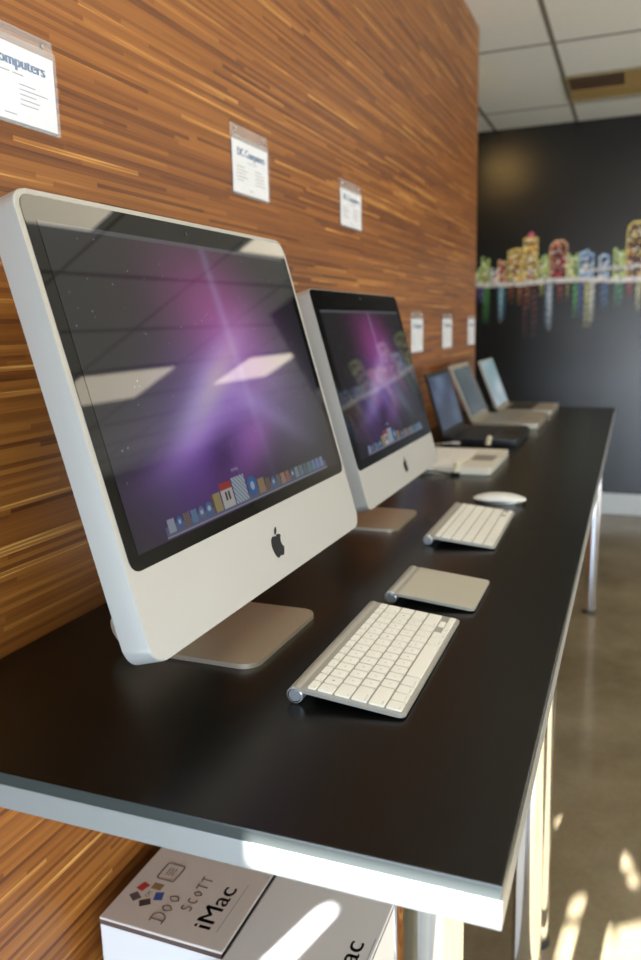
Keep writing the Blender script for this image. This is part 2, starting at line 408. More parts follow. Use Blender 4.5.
# ------------------------------------------------------------------ mural
def mural_rgb():
    dx = 0.0065; x0, x1, z0, z1 = -3.05, 1.60, T - 0.80, T + 1.668
    nx = int((x1 - x0) / dx); nz = int((z1 - z0) / dx)
    rng = np.random.default_rng(5)
    im = np.zeros((nz, nx, 3)); im[:] = L3((15, 14, 14))
    # faint painted texture
    im *= (1 + .25 * rng.standard_normal((nz, nx, 1)).clip(-2, 2))
    def X(x): return int(round((x - x0) / (x1 - x0) * (nx - 1)))
    def Z(z): return int(round((z + T - z0) / (z1 - z0) * (nz - 1)))
    WL = 0.665
    def px(p): return -1.0 + (p - 478) * 0.00636
    gold = [(226, 170, 60), (240, 214, 120), (200, 120, 40), (250, 240, 190)]
    grn = [(205, 222, 130), (170, 205, 130), (245, 240, 190)]
    red = [(220, 90, 60), (240, 190, 150), (200, 60, 80)]
    blu = [(90, 130, 210), (160, 200, 240), (240, 245, 255)]
    whi = [(250, 245, 235), (220, 225, 230), (250, 210, 220)]
    cells = rng.random((997, 211))
    B = [(478, 486, 262, grn, 0), (484, 494, 252, grn, 0), (495, 503, 264, whi, 0), (503, 511, 256, red, 0), (513, 528, 245, gold, 1), (529, 545, 236, gold, 2),
         (546, 556, 253, grn, 0), (557, 575, 239, red, 3), (576, 587, 251, grn, 0), (588, 602, 249, blu, 0), (607, 618, 255, blu, 0), (622, 633, 250, grn, 0), (634, 652, 226, gold, 3)]
    p = 656
    for k in range(60):
        w = rng.integers(8, 20); B.append((p, p + w, int(rng.integers(226, 266)), [gold, grn, red, blu, whi][rng.integers(5)], int(rng.integers(0, 4)))); p += w + rng.integers(0, 5)
        if px(p) > x1: break
    p = 474
    while px(p) > x0 + .2:
        w = rng.integers(8, 20); B.append((p - w, p, int(rng.integers(236, 266)), [gold, grn, red, blu][rng.integers(4)], 0)); p -= w + rng.integers(1, 5)
    for a, b, top, pal, kind in B:
        xa, xb = X(min(px(a), x1)), X(min(px(b), x1)); zt = Z(0.671 + (279 - top) * 0.00656); zb = Z(WL)
        if xb - xa < 2: continue
        mid = (xa + xb) / 2
        jag = [0] * (xb - xa)
        if kind in (0, 1):
            lev = 0
            for q in range(xb - xa):
                if q % 3 == 0: lev = int(rng.integers(0, 6))
                jag[q] = lev
        zt0 = zt
        for i in range(xa, xb):
            zt = zt0 - jag[i - xa]
            for j in range(zb, zt):
                if kind == 3:   # rounded crown
                    r = (xb - xa) / 2
                    if j > zt - r and (i - mid) ** 2 + (j - (zt - r)) ** 2 > r * r: continue
                edge = i in (xa, xb - 1) or j >= zt - 2 or (kind == 3 and j > zt - (xb - xa) / 2 and (i - mid) ** 2 + (j - zt + (xb - xa) / 2) ** 2 > ((xb - xa) / 2 - 1.6) ** 2)
                cell = cells[(i // 2) % 997, (j // 2) % 211]; c = pal[int(cell * 977) % len(pal)]; on = (cell * 7.3) % 1.0
                if edge: im[j, i] = L3(pal[1]) * 1.2
                elif on < (.30 if kind == 3 else .62): im[j, i] = L3(c) * (.7 + on) + (.8 if cell > .86 else 0)
                else: im[j, i] = L3((96, 44, 22)) * .5 if kind else L3(pal[0]) * .10
        if kind == 2:
            for i in range(xa + 4, xb - 4):
                for j in range(zt, zt + 6 - abs(int(i - mid))): im[j, i] = L3((235, 120, 150))
    # shore lights
    for i in range(X(-2.9), nx):
        h = Z(WL) + int(round(1.2 * math.sin(i * .05)))
        for j in range(h - 3, h + 2):
            if rng.random() < .9: im[j, i] = np.ones(3) * rng.uniform(.6, 1.0)
    for i in range(X(px(592)), X(px(700))):    # pale bridge deck rising to the right
        j = Z(WL + .055 + .00025 * (i - X(px(592))))
        im[j - 1:j + 2, i] = L3((235, 235, 240)) * rng.uniform(.5, 1)
    # reflections in the water
    S = [(480, 487, 300, (110, 90, 170)), (486, 494, 322, (70, 160, 80)), (503, 511, 318, (60, 150, 190)), (505, 508, 322, (210, 230, 240)), (513, 520, 302, (130, 70, 30)), (524, 528, 304, (190, 120, 50)), (532, 538, 308, (150, 90, 40)),
         (548, 552, 296, (190, 190, 80)), (554, 561, 328, (170, 205, 240)), (557, 559, 332, (250, 250, 255)), (566, 571, 302, (170, 60, 50)), (576, 578, 300, (200, 190, 90)), (583, 587, 318, (90, 200, 110)), (588, 592, 318, (70, 100, 190)),
         (594, 602, 328, (225, 225, 170)), (600, 604, 322, (220, 230, 240)), (610, 618, 312, (60, 110, 170)), (624, 632, 308, (60, 150, 110)), (636, 641, 300, (180, 60, 60)), (530, 534, 340, (110, 30, 40)), (540, 545, 338, (100, 30, 40))]
    p = 645
    for k in range(80):
        w = int(rng.integers(3, 10)); S.append((p, p + w, int(rng.integers(300, 335)), [(110, 160, 220), (90, 200, 110), (225, 225, 170), (190, 60, 60), (220, 220, 240), (200, 140, 60), (110, 80, 190)][rng.integers(7)])); p += w + int(rng.integers(0, 6))
    p = 474
    while px(p) > x0 + .2:
        w = int(rng.integers(3, 9)); S.append((p - w, p, int(rng.integers(300, 330)), [(70, 160, 80), (110, 90, 170), (225, 225, 170), (60, 110, 170)][rng.integers(4)])); p -= w + 3
    for a, b, bot, c in S:
        xa, xb = X(min(px(a), x1)), X(min(px(b), x1)); zt = Z(WL) - 3; zb = Z(0.671 + (279 - bot) * 0.00656)
        for i in range(xa, max(xb, xa + 1)):
            if i >= nx: break
            for j in range(zb, zt):
                f = (j - zb) / (zt - zb); fade = min(1, .25 + f * 1.1) * (1 if rng.random() < .8 else .4)
                im[j, i] += L3(c) * .95 * fade * (.55 + .45 * math.sin(j * .9 + i * 2.1)) + (.25 * fade if (i * 5 + j * 3) % 13 == 0 else 0)
    return (x0, x1, z0, z1), im.clip(0, 1)
mt = thing('wall_art', 'black wall mural of a neon outlined city skyline reflected in water', 'mural', (0, 5.30, 0))
(ex, im) = mural_rgb()
MUR = attr_mat('mural_print', 0.27, spec=0.75)
# weave of the printed vinyl
_nt = MUR.node_tree; _tc = _nt.nodes.new('ShaderNodeTexCoord'); _nz = _nt.nodes.new('ShaderNodeTexNoise'); _nz.inputs['Scale'].default_value = 120; _bp = _nt.nodes.new('ShaderNodeBump'); _bp.inputs['Strength'].default_value = .35; _bp.inputs['Distance'].default_value = .002
_nt.links.new(_tc.outputs['Object'], _nz.inputs['Vector']); _nt.links.new(_nz.outputs['Fac'], _bp.inputs['Height']); _nt.links.new(_bp.outputs['Normal'], _nt.nodes['Principled BSDF'].inputs['Normal'])
bm = BM(); box(bm, ex[0], ex[1], -.006, -.0005, ex[2], ex[3]); obj('backing', bm, BLACKP, mt, smooth=False)
picture('print', ex[0], ex[1], ex[2], ex[3], im, axes((0, -.0072, 0), (1, 0, 0), (0, 0, 1), (0, -1, 0)), MUR, mt)

# ------------------------------------------------------------------ tables
def table(y0, y1, label, legs):
    t = thing('display_table', label, 'table', ((WX + 0.002) / 2, (y0 + y1) / 2, 0), 0, None)
    cx, cy = t.location.x, t.location.y
    xa, xb, ya, yb = WX + .002 - cx, 0 - cx, y0 - cy, y1 - cy
    bm = BM(); box(bm, xa, xb, ya, yb, T - .0125, T, bev=.0012)
    for f in bm.faces:
        if abs(f.normal.z) < .5: f.material_index = 1
    obj('tabletop', bm, [LAM, LAMEDGE], t)
    bm = BM(); box(bm, xa, xb, ya + .0006, yb - .0006, T - .037, T - .0125, bev=.001); obj('edge_band', bm, EDGE, t)
    for a in ((xa + .10, xb - .11, ya + .06, ya + .09), (xa + .10, xb - .11, yb - .09, yb - .06)):
        bm = BM(); box(bm, *a, T - .065, T - .037); obj('cross_rail', bm, ALU, t, smooth=False)
    for lx, ly in legs:
        lx -= cx; ly -= cy
        bm = BM(); cyl(bm, (lx, ly, .014), (lx, ly, T - .037), .0285, 48)
        l = obj('leg', bm, CHROME, t)
        bm = BM(); cyl(bm, (lx, ly, 0), (lx, ly, .014), .033, 40, r1=.029); obj('foot_cap', bm, RUBBER, l)
        bm = BM(); cyl(bm, (lx, ly, T - .0435), (lx, ly, T - .0371), .042, 40); obj('mounting_plate', bm, ALU, l)
    return t
table(0.0, 0.9997, 'nearest black-topped display table with aluminium edge, carrying the largest computer', [(-.067, .058), (-.076, .905)])
table(1.0000, 3.325, 'long black-topped display table beyond the seam, carrying laptops', [(-.076, 1.085), (-.070, 3.235), (-.565, 1.085), (-.565, 3.235)])

# ------------------------------------------------------------------ emblem
APPLE = "M12.152 6.896c-.948 0-2.415-1.078-3.96-1.04-2.04.027-3.91 1.183-4.961 3.014-2.117 3.675-.546 9.103 1.519 12.09 1.013 1.454 2.208 3.09 3.792 3.039 1.52-.065 2.09-.987 3.935-.987 1.831 0 2.35.987 3.96.948 1.637-.026 2.676-1.48 3.676-2.948 1.156-1.688 1.636-3.325 1.662-3.415-.039-.013-3.182-1.221-3.22-4.857-.026-3.04 2.48-4.494 2.597-4.559-1.429-2.09-3.623-2.324-4.39-2.376-2-.156-3.675 1.09-4.61 1.09zM15.53 3.83c.843-1.012 1.4-2.427 1.245-3.83-1.207.052-2.662.805-3.532 1.818-.78.896-1.454 2.338-1.273 3.714 1.338.104 2.715-.688 3.559-1.701z"
def emblem_loops(n=6):
    import re
    loops = []
    for sub in APPLE.split('z'):
        if not sub.strip(): continue
        m = re.match(r'M([\d.]+) ([\d.]+)c(.*)', sub.strip()); x, y = float(m[1]), float(m[2])
        nums = [float(q) for q in re.findall(r'-?(?:\d+\.\d+|\.\d+|\d+)', m[3])]
        pts = [(x, y)]
        for i in range(0, len(nums) - 5, 6):
            a = nums[i:i + 6]; P = [(x, y), (x + a[0], y + a[1]), (x + a[2], y + a[3]), (x + a[4], y + a[5])]
            for k in range(1, n + 1):
                s = k / n; c = [(1 - s) ** 3, 3 * s * (1 - s) ** 2, 3 * s * s * (1 - s), s ** 3]
                pts.append((sum(c[j] * P[j][0] for j in range(4)), sum(c[j] * P[j][1] for j in range(4))))
            x, y = P[3]
        if math.dist(pts[0], pts[-1]) < .05: pts = pts[:-1]
        loops.append([((px - 12) / 24, (12 - py) / 24) for px, py in pts])
    return loops
EMB = emblem_loops()
def emblem(bm, M, size, mi=0, th=.0006):
    for lp in EMB:
        prism(bm, [(x * size, y * size) for x, y in lp][::-1], 0, th, M=M, mi=mi)

# ------------------------------------------------------------------ what the screens show
def aurora(nx, ny, seed=1, dock=True):
    """purple aurora desktop picture with a row of program icons; returns linear rgb, y up"""
    U, V = np.meshgrid(np.linspace(0, 1, nx), np.linspace(0, 1, ny))
    rng = np.random.default_rng(seed)
    def g(cx, cy, sx, sy, rot=0):
        c, s = math.cos(rot), math.sin(rot); dx = U - cx; dy = (V - cy) * .62
        p = dx * c + dy * s; q = -dx * s + dy * c
        return np.exp(-(p / sx) ** 2 - (q / sy) ** 2)
    im = np.zeros((ny, nx, 3)) + L3((38, 36, 40))
    im += g(.55, .70, .15, .20, 1.2)[..., None] * L3((190, 70, 165)) * .95
    im += g(.46, .42, .26, .13, .35)[..., None] * L3((128, 86, 190)) * 1.1
    im += g(.30, .20, .20, .10, .3)[..., None] * L3((92, 40, 140)) * .9
    im += g(.74, .36, .20, .13, -.2)[..., None] * L3((130, 124, 160)) * .8
    im += g(.42, .46, .20, .045, .55)[..., None] * L3((214, 208, 240)) * .75
    im += g(.34, .30, .22, .03, .25)[..., None] * L3((170, 110, 215)) * .5
    im += g(.55, .24, .10, .05, .3)[..., None] * L3((200, 110, 200)) * .45
    im += g(.56, .75, .018, .30, .08)[..., None] * L3((140, 160, 200)) * .40
    im += g(.62, .35, .20, .03, -.45)[..., None] * L3((170, 160, 220)) * .35
    im += g(.45, .16, .18, .08, .2)[..., None] * L3((110, 20, 130)) * .5
    if seed == 2: im = im * (.35 + .65 * V ** 1.2)[..., None]
    # dark soft drape
    im *= (1 - .6 * g(.38, .20, .10, .06, .6))[..., None]
    for k in range(90):  # stars
        i, j = rng.integers(4, nx - 4), rng.integers(int(ny * .2), ny - 3); im[j, i] += L3((210, 215, 230)) * rng.uniform(.1, .9)
    if dock:
        im[-max(2, ny // 46):] = im[-max(2, ny // 46):] * .3 + L3((150, 152, 160)) * .42     # menu bar
        x0, x1 = .10, .915
        y0 = .012
        for i in range(nx):
            u = i / nx
            if x0 < u < x1: 
                j0, j1 = int(y0 * ny), int((y0 + .035) * ny)
                im[j0:j1, i] = im[j0:j1, i] * .45 + L3((120, 128, 160)) * .62
                im[j0, i] = L3((170, 176, 200))
        cols = [(190, 200, 225), (70, 140, 220), (120, 96, 90), (90, 150, 200), (110, 160, 210), (80, 150, 220), (196, 178, 120), (236, 232, 228), (150, 180, 205), (50, 140, 225), (190, 150, 90), (120, 90, 60), (90, 150, 210), (110, 110, 120), (205, 150, 110), (190, 110, 90), (100, 140, 170), (160, 180, 190), (120, 150, 170), (110, 120, 130), (80, 160, 150), (120, 160, 220), (130, 160, 220), (150, 180, 230)]
        xs = x0 + .012; n = len(cols); sizes = [1 + 1.25 * math.exp(-((k - 7.8) / 1.9) ** 2) for k in range(n)]
        tot = sum(sizes); unit = (x1 - x0 - .024) / tot
        for k, c in enumerate(cols):
            w = unit * sizes[k]; a0 = int(xs * nx) + 1; a1 = int((xs + w) * nx) - 1; h = int(w * nx * .98)
            b0 = int((y0 + .014) * ny); cx = (a0 + a1) / 2; cy = b0 + h / 2; r = (a1 - a0) / 2
            rnd = k in (1, 4, 5, 9, 12, 16)
            for i in range(a0, a1):
                for j in range(b0, min(b0 + h, ny)):
                    d = math.hypot(i - cx, j - cy) / max(r, 1)
                    if rnd and d > 1: continue
                    cc = L3(c) * (1 - .25 * d if rnd else 1)
                    if rnd and d < .42: cc = L3((215, 228, 240))
                    if k == 7:
                        if j > b0 + .70 * h: cc = L3((205, 60, 60))
                        elif .25 * h < j - b0 < .6 * h and (abs(i - cx + r * .28) < .13 * r + .5 or abs(i - cx - r * .28) < .13 * r + .5): cc = L3((50, 50, 55))
                    if k == 8 and (i + j) % 5 < 2: cc = L3((235, 240, 245))
                    if k == 6 and i < a0 + .2 * (a1 - a0): cc = L3((120, 96, 60))
                    if not rnd and k not in (6, 7, 8) and (i * 7 + j * 3 + k) % 6 < 2: cc = cc * .5 + L3((215, 215, 220)) * .35
                    im[j, i] = cc * .8
            if k == 8:      # little name tag above the enlarged icon
                j = b0 + h + 5; im[j:j + 2, int(cx - 6):int(cx + 6):2] = L3((190, 190, 200))
            xs += w
    return im.clip(0, 1)

# ------------------------------------------------------------------ all-in-one computers
def computer(y, foot_y, label, W, H, D, tilt, xo, zo, yaw, glass_v0, glass_m, act, corner, rim, foot_w, logo_v, logo_s, screen_em, seed, top_r):
    """xo, zo: lower front edge of the case; case built in (u across, v up the face, n out of the face)"""
    t = thing('desktop_computer', label, 'computer', (-0.43, y, T), yaw, 'all-in-one computers on the tables')
    fy = foot_y - y
    upv = Vector((-math.sin(tilt), 0, math.cos(tilt))); nv = Vector((math.cos(tilt), 0, math.sin(tilt)))
    M = axes((xo + .43, 0, zo), (0, 1, 0), upv, nv)
    # case
    bm = BM(); prism(bm, rrect(-W / 2, W / 2, 0, H, corner, 8), -D, 0, M=M, bev=.0016, seg=2)
    case = obj('case', bm, ALUCASE, t)
    # gently domed back shell
    bm = BM(); prev = None
    for k, (ins, dep) in enumerate(((.012, -D), (.030, -D - .008), (.075, -D - .018), (.14, -D - .024), (.19, -D - .026))):
        ring = [bm.verts.new(M @ Vector((px, py, dep))) for px, py in rrect(-W / 2 + ins, W / 2 - ins, ins, H - ins, max(.004, corner), 8)]
        if prev:
            n = len(ring)
            for i in range(n): bm.faces.new((prev[i], prev[(i + 1) % n], ring[(i + 1) % n], ring[i]))
        prev = ring
    bm.faces.new(prev[::-1]); bmesh.ops.recalc_face_normals(bm, faces=bm.faces)
    obj('back_shell', bm, BLACKP, t)
    # glass front
    gx = W / 2 - glass_m
    bm = BM(); prism(bm, rrect(-gx, gx, glass_v0, H - rim, (top_r, top_r, top_r, top_r), 8), -.001, .0008, M=M, bev=.0003, seg=1)
    glass = obj('screen_glass', bm, GLASSB, t)
    a0, a1, b0, b1 = act
    im = aurora(int((a1 - a0) / .0014), int((b1 - b0) / .0014), seed)
    picture('display', a0, a1, b0, b1, im, M @ Matrix.Translation((0, 0, .0011)), attr_mat('display_%d' % seed, 0.03, screen_em), glass)
    bm = BM(); cyl(bm, M @ Vector((0, H - rim - .011, .0008)), M @ Vector((0, H - rim - .011, .0012)), .0028, 20); obj('camera', bm, BLACKP, glass)
    bm = BM(); emblem(bm, M @ Matrix.Translation((0.007, logo_v, .0001)), logo_s); obj('emblem', bm, LOGO, t)
    # L-shaped foot: plate, bend and upright that meets the back shell
    hv = M @ Vector((0, H * .42, -D - .024)); xf = xo + .43 + .004; xb = xf - .205
    prof = [(xf, 0.0), (xf, .0055)]
    prof_top = [(xf, .0062)] + [(xb + .035, .0062)]
    for k in range(1, 7):
        a = k / 6 * (PI / 2 + .12); prof_top.append((xb + .035 - .028 * math.sin(a), .0062 + .028 * (1 - math.cos(a))))
    prof_top.append((hv.x + .006, hv.z - .02))
    bm = BM(); th = .006; ring = []
    pts = prof_top; off = []
    for i, p in enumerate(pts):
        a = pts[max(0, i - 1)]; b = pts[min(len(pts) - 1, i + 1)]; dx, dz = b[0] - a[0], b[1] - a[1]; l = math.hypot(dx, dz)
        off.append((p[0] + dz / l * th if i else p[0], p[1] - (-dx) / l * th if i else p[1] - th))
    def wid(x): # rounded front corners of the plate
        r = .022; q = xf - x
        return foot_w / 2 if q >= r else foot_w / 2 - (r - math.sqrt(max(0, r * r - (r - q) ** 2)))
    # subdivide the front so the corners are round
    fine = []; fo = []
    for i in range(len(pts) - 1):
        n = 1
        if i == 0:
            qs = [0, .0004, .0015, .004, .008, .013, .018, .022]
            for q in qs: fine.append((xf - q, .0062)); fo.append((xf - q, .0002))
            continue
        fine.append(pts[i]); fo.append((off[i][0], max(off[i][1], .0002)))
    fine.append(pts[-1]); fo.append(off[-1])
    L = [[bm.verts.new((p[0], fy + s * wid(p[0]) * (1 if i < len(fine) - 1 else .62), p[1])) for i, p in enumerate(arr)] for arr in (fine, fo) for s in (-1, 1)]
    tl, tr, bl, br = L
    for i in range(len(fine) - 1):
        bm.faces.new((tl[i], tr[i], tr[i + 1], tl[i + 1])); bm.faces.new((bl[i], bl[i + 1], br[i + 1], br[i]))
        bm.faces.new((tl[i], tl[i + 1], bl[i + 1], bl[i])); bm.faces.new((tr[i], br[i], br[i + 1], tr[i + 1]))
    bm.faces.new((tl[0], bl[0], br[0], tr[0])); bm.faces.new((tl[-1], tr[-1], br[-1], bl[-1]))
    bmesh.ops.recalc_face_normals(bm, faces=bm.faces)
    foot = obj('stand', bm, ALUFOOT, t)
    bm = BM(); cyl(bm, (hv.x, fy - .045, hv.z - .012), (hv.x, fy + .045, hv.z - .012), .013, 24); obj('hinge', bm, ALU, foot)
    return t
computer(0.3668, 0.3668, 'nearest and largest all-in-one computer with pale metal rim and purple desktop', .569, .4527, .0316, .270, -.3264, .0830, -.017,
         .0885, .0075, (-.262, .262, .103, .4235), .020, .0055, .196, .044, .037, 0.38, 1, .013)
computer(1.024, 1.002, 'smaller all-in-one computer in the middle with black glass reaching its edges', .524, .3905, .0280, .2673, -.3423, .0770, -.001,
         .0700, .0012, (-.238, .238, .086, .354), .014, .0012, .172, .037, .030, 0.42, 2, .012)

# ------------------------------------------------------------------ keyboards and trackpad
PLT = math.atan2(.0122, .118)
def wedge_matrix():           # plate plane: origin at front top edge (x = 0), x' runs back towards the wall (-x), rising
    ca, sa = math.cos(PLT), math.sin(PLT)
    return axes((0, 0, .0052), (ca, 0, -sa), (0, 1, 0), (sa, 0, ca))
WM = wedge_matrix()
CYR = .0092
def slim_body(t, length):
    """thin sloping plate ending in a round battery tube along its back edge; local x 0 = front, y 0..length"""
    bm = BM()
    prism(bm, rrect(-.120, 0, 0, length, (0.001, .006, .006, .001), 6), -.0036, 0, M=WM, bev=.0006, seg=1)
    obj('plate', bm, ALUCASE, t)
    cx, cz = -.1195, CYR + .0003
    bm = BM(); cyl(bm, (cx, .0006, cz), (cx, length - .0006, cz), CYR, 32); tb = obj('battery_tube', bm, ALUCASE, t)
    for yy, s in ((.0006, -1), (length - .0006, 1)):
        bm = BM()
        n = 32
        # ring and pale disc
        for (r0, r1, o0, o1, mi) in ((CYR, CYR * .82, 0, .0012, 0), (CYR * .82, CYR * .74, .0012, .0004, 1), (CYR * .74, CYR * .2, .0004, .0004, 0), (CYR * .2, .00001, .0004, .0004, 0)):
            A = [bm.verts.new((cx + r0 * math.cos(2 * PI * k / n), yy + s * o0, cz + r0 * math.sin(2 * PI * k / n))) for k in range(n)]
            B2 = [bm.verts.new((cx + r1 * math.cos(2 * PI * k / n), yy + s * o1, cz + r1 * math.sin(2 * PI * k / n))) for k in range(n)]
            for k in range(n): bm.faces.new((A[k], A[(k + 1) % n], B2[(k + 1) % n], B2[k])).material_index = mi
        bmesh.ops.recalc_face_normals(bm, faces=bm.faces)
        obj('end_cap', bm, [pm('cap_silver', (205, 212, 218), .15, .6, noise=(30, .02)), BLACKP] if s < 0 else [ALU, BLACKP], tb)
    for q in (.02, length - .02):
        bm = BM(); cyl(bm, (-.006, q, 0), (-.006, q, .0012), .004, 16); obj('rubber_foot', bm, RUBBER, t)

ROWS = [
    (0.6, [(1.0357, s) for s in ('esc', 'F1', 'F2', 'F3', 'F4', 'F5', 'F6', 'F7', 'F8', 'F9', 'F10', 'F11', 'F12', '^')]),
    (1.0, [(1, s) for s in '`1234567890-='] + [(1.5, 'delete')]),
    (1.0, [(1.5, 'tab')] + [(1, s) for s in 'QWERTYUIOP[]\\']),
    (1.0, [(1.75, 'caps lock')] + [(1, s) for s in "ASDFGHJKL;'"] + [(1.75, 'return')]),
    (1.0, [(2.25, 'shift')] + [(1, s) for s in 'ZXCVBNM,./'] + [(2.25, 'shift')]),
    (1.0, [(1, 'fn'), (1, 'control'), (1, 'option'), (1.25, 'command'), (5, ''), (1.25, 'command'), (1, 'option'), (1, '<'), (1, 'UD'), (1, '>')]),
]
def keyboard(x, y, rz, label):
    t = thing('computer_keyboard', label, 'keyboard', (x, y, T), rz, 'slim wireless keyboards')
    slim_body(t, .280)
    P = .01872; y0 = (.280 - 14.5 * P) / 2
    depth_total = 5.6 * P; xr = -.0038 - depth_total
    def key(u0, u1, v0, v1, s):
        bm = BM(); g = .0012
        a0, a1, b0, b1 = u0 + g, u1 - g, v0 + g, v1 - g
        vs = prism(bm, rrect(a0, a1, b0, b1, .0012, 3), .0001, .0024, M=WM, bev=.0004, seg=1)
        if s:
            w = min((b1 - b0) * .6, .0028 * (len(s) if len(s) > 1 else 1.0) * (.55 if len(s) > 2 else .9))
            cap = .0026 if len(s) == 1 else (.0014 if (a1 - a0) > .010 else .0011)
            # letters read for someone sitting in front (looking towards the wall)
            if len(s) == 1: o = ((a0 + a1) / 2 + cap / 2, (b0 + b1) / 2 - w / 2)
            else: o = (a1 - .0022, b0 + .0018)
            TM = WM @ axes((o[0], o[1], .00248), (0, 1, 0), (-1, 0, 0), (0, 0, 1))
            text(bm, s, w, TM, mi=1, cap=cap)
        obj('key', bm, [KEYW, KEYD], t)
    u = xr
    for hgt, keys in ROWS:
        v = y0; h = hgt * P
        for w, s in keys:
            ww = w * P
            if s == 'UD':
                key(u, u + h / 2 + .0006, v, v + ww, ''); key(u + h / 2 - .0006, u + h, v, v + ww, '')
            elif s in '<>' and s:
                key(u + h / 2 - .0006, u + h, v, v + ww, s)
            else: key(u, u + h, v, v + ww, s)
            v += ww
        u += h
    return t
keyboard(-.1283, .2088, .002, 'nearest white-keyed silver keyboard in front of the largest computer')
keyboard(-.1415, .8484, .012, 'white-keyed silver keyboard beside the mouse, in front of middle computer')
t = thing('trackpad', 'square silver trackpad with round back edge between the two keyboards', 'trackpad', (-.1186, .5321, T), .002)
slim_body(t, .131)
bm = BM(); prism(bm, rrect(-.1085, -.0006, .0006, .1304, (.0005, .0058, .0058, .0005), 6), .0001, .0007, M=WM); obj('touch_surface', bm, pm('touch_glass', (206, 202, 188), .42, .3, noise=(30, .01)), t)

# mouse ------------------------------------------------------------------------
t = thing('computer_mouse', 'low white mouse with metal underside beyond the far keyboard', 'mouse', (-.193, 1.232, T), 0.06)
def mouse_shell(z_lo, hgt, sx, sy, under=False):
    bm = BM(); nu, nv = 28, 16; G = []
    for i in range(nu + 1):
        for j in range(nv + 1):
            pass
    rings = []
    for k in range(9):
        f = k / 8; r = math.cos(f * PI / 2) if k < 8 else 0.0
        ring = []
        for a in range(40):
            th = 2 * PI * a / 40; c, s = math.cos(th), math.sin(th); e = 2 / 2.8
            px = sx * math.copysign(abs(c) ** e, c) * (r ** .8 if r > 0 else 0); py = sy * math.copysign(abs(s) ** e, s) * (r ** .6 if r > 0 else 0)
            zz = z_lo + hgt * math.sin(f * PI / 2) * (1 - .35 * (px / sx) ** 2) + .004 * (1 - (px / sx) ** 2) * 0
            ring.append((px, py, zz))
        rings.append(ring)
    V = [[bm.verts.new(p) for p in r] for r in rings[:-1]]; top = bm.verts.new((0, 0, z_lo + hgt))
    for a, b in zip(V, V[1:]):
        for k in range(40): bm.faces.new((a[k], a[(k + 1) % 40], b[(k + 1) % 40], b[k]))
    for k in range(40): bm.faces.new((V[-1][k], V[-1][(k + 1) % 40], top))
    bm.faces.new(V[0][::-1]); return bm
obj('shell', mouse_shell(.0085, .0125, .0575, .029), pm('white_gloss', (240, 240, 236), .18, noise=(30, .01)), t, ang=60)
bm = BM(); prism(bm, [(.050 * math.copysign(abs(math.cos(a)) ** .72, math.cos(a)), .0245 * math.copysign(abs(math.sin(a)) ** .72, math.sin(a))) for a in [2 * PI * k / 32 for k in range(32)]], .0006, .0090, bev=.002); obj('underside', bm, ALU, t)

# ------------------------------------------------------------------ laptops
def laptop(y0, y1, xf, xh, tilt, lid_h, th, label, body, bezel, screen_rgb, em, keys, r=.010, bz=.012, rz=0.0, rough=.12, kb=None):
    W = y1 - y0; t = thing('laptop', label, 'laptop', ((xf + xh) / 2, (y0 + y1) / 2, T), rz, 'open laptops on the long table')
    dx = (xf - xh) / 2
    bm = BM(); prism(bm, rrect(-dx, dx, -W / 2, W / 2, r, 5), .001, th, bev=.002); base = obj('base', bm, body, t)
    bm = BM(); prism(bm, rrect(-dx + .03, dx - .085, -W / 2 + .03, W / 2 - .03, .004, 3), th - .0005, th + .0006); kbd = obj('keyboard_bed', bm, kb or body, base)
    rows = 5; cols = 13; kx = (2 * dx - .115) / rows; ky = (W - .06) / cols
    for i in range(rows):       # one mesh per row of keys
        bm = BM()
        j = 0
        while j < cols:
            span = 5 if (i == rows - 1 and j == 4) else 1
            box(bm, -dx + .03 + i * kx + .001, -dx + .03 + (i + 1) * kx - .001, -W / 2 + .03 + j * ky + .001, -W / 2 + .03 + (j + span) * ky - .001, th + .0006, th + .0022)
            j += span
        obj('key_row', bm, keys, kbd, smooth=False)
    bm = BM(); prism(bm, rrect(dx - .074, dx - .014, -.045, .045, .003, 3), th - .0005, th + .0005); obj('touch_area', bm, KEYSIL if body is not BLKBODY else BLACKP, base)
    # lid
    up = Vector((-math.sin(tilt), 0, math.cos(tilt))); nv = Vector((math.cos(tilt), 0, math.sin(tilt)))
    M = axes((-dx + .004, 0, th + .001), (0, 1, 0), up, nv)
    bm = BM(); prism(bm, rrect(-W / 2, W / 2, 0, lid_h, (.004, .004, r, r), 5), -.008, 0, M=M, bev=.0012); lid = obj('lid', bm, bezel, t)
    a = (-W / 2 + bz, W / 2 - bz, bz + .004, lid_h - bz)
    picture('display', *a, screen_rgb, M @ Matrix.Translation((0, 0, .0005)), attr_mat('lcd_' + label[:12], rough, em), lid)
    bm = BM(); cyl(bm, (-dx + .004, -W / 2 + .03, th), (-dx + .004, W / 2 - .03, th), .0055, 16); obj('hinge', bm, body, t)
    return t
def soft(c0, c1, c2, nx=90, ny=60, seed=0):
    rng = np.random.default_rng(seed); U, V = np.meshgrid(np.linspace(0, 1, nx), np.linspace(0, 1, ny))
    im = L3(c0) * (1 - V)[..., None] + L3(c1) * V[..., None]
    for k in range(7):
        im += np.exp(-((U - rng.random()) / .22) ** 2 - ((V - rng.random()) / .16) ** 2)[..., None] * (L3(c2) - L3(c0)) * rng.uniform(.2, .6)
    return im.clip(0, 1)
laptop(1.535, 1.865, -.264, -.492, .30, .215, .020, 'white laptop half hidden behind the middle computer', WHTBODY, WHTBODY, soft((60, 70, 110), (90, 90, 140), (140, 150, 190), seed=3), .6, KEYW, bz=.016)
laptop(2.03, 2.37, -.264, -.500, .29, .212, .026, 'black laptop with dark bluish screen beyond the white laptop', BLKBODY, BLKBODY, soft((66, 78, 98), (52, 58, 92), (110, 130, 160), seed=4), .55, KEYBLK, bz=.014)
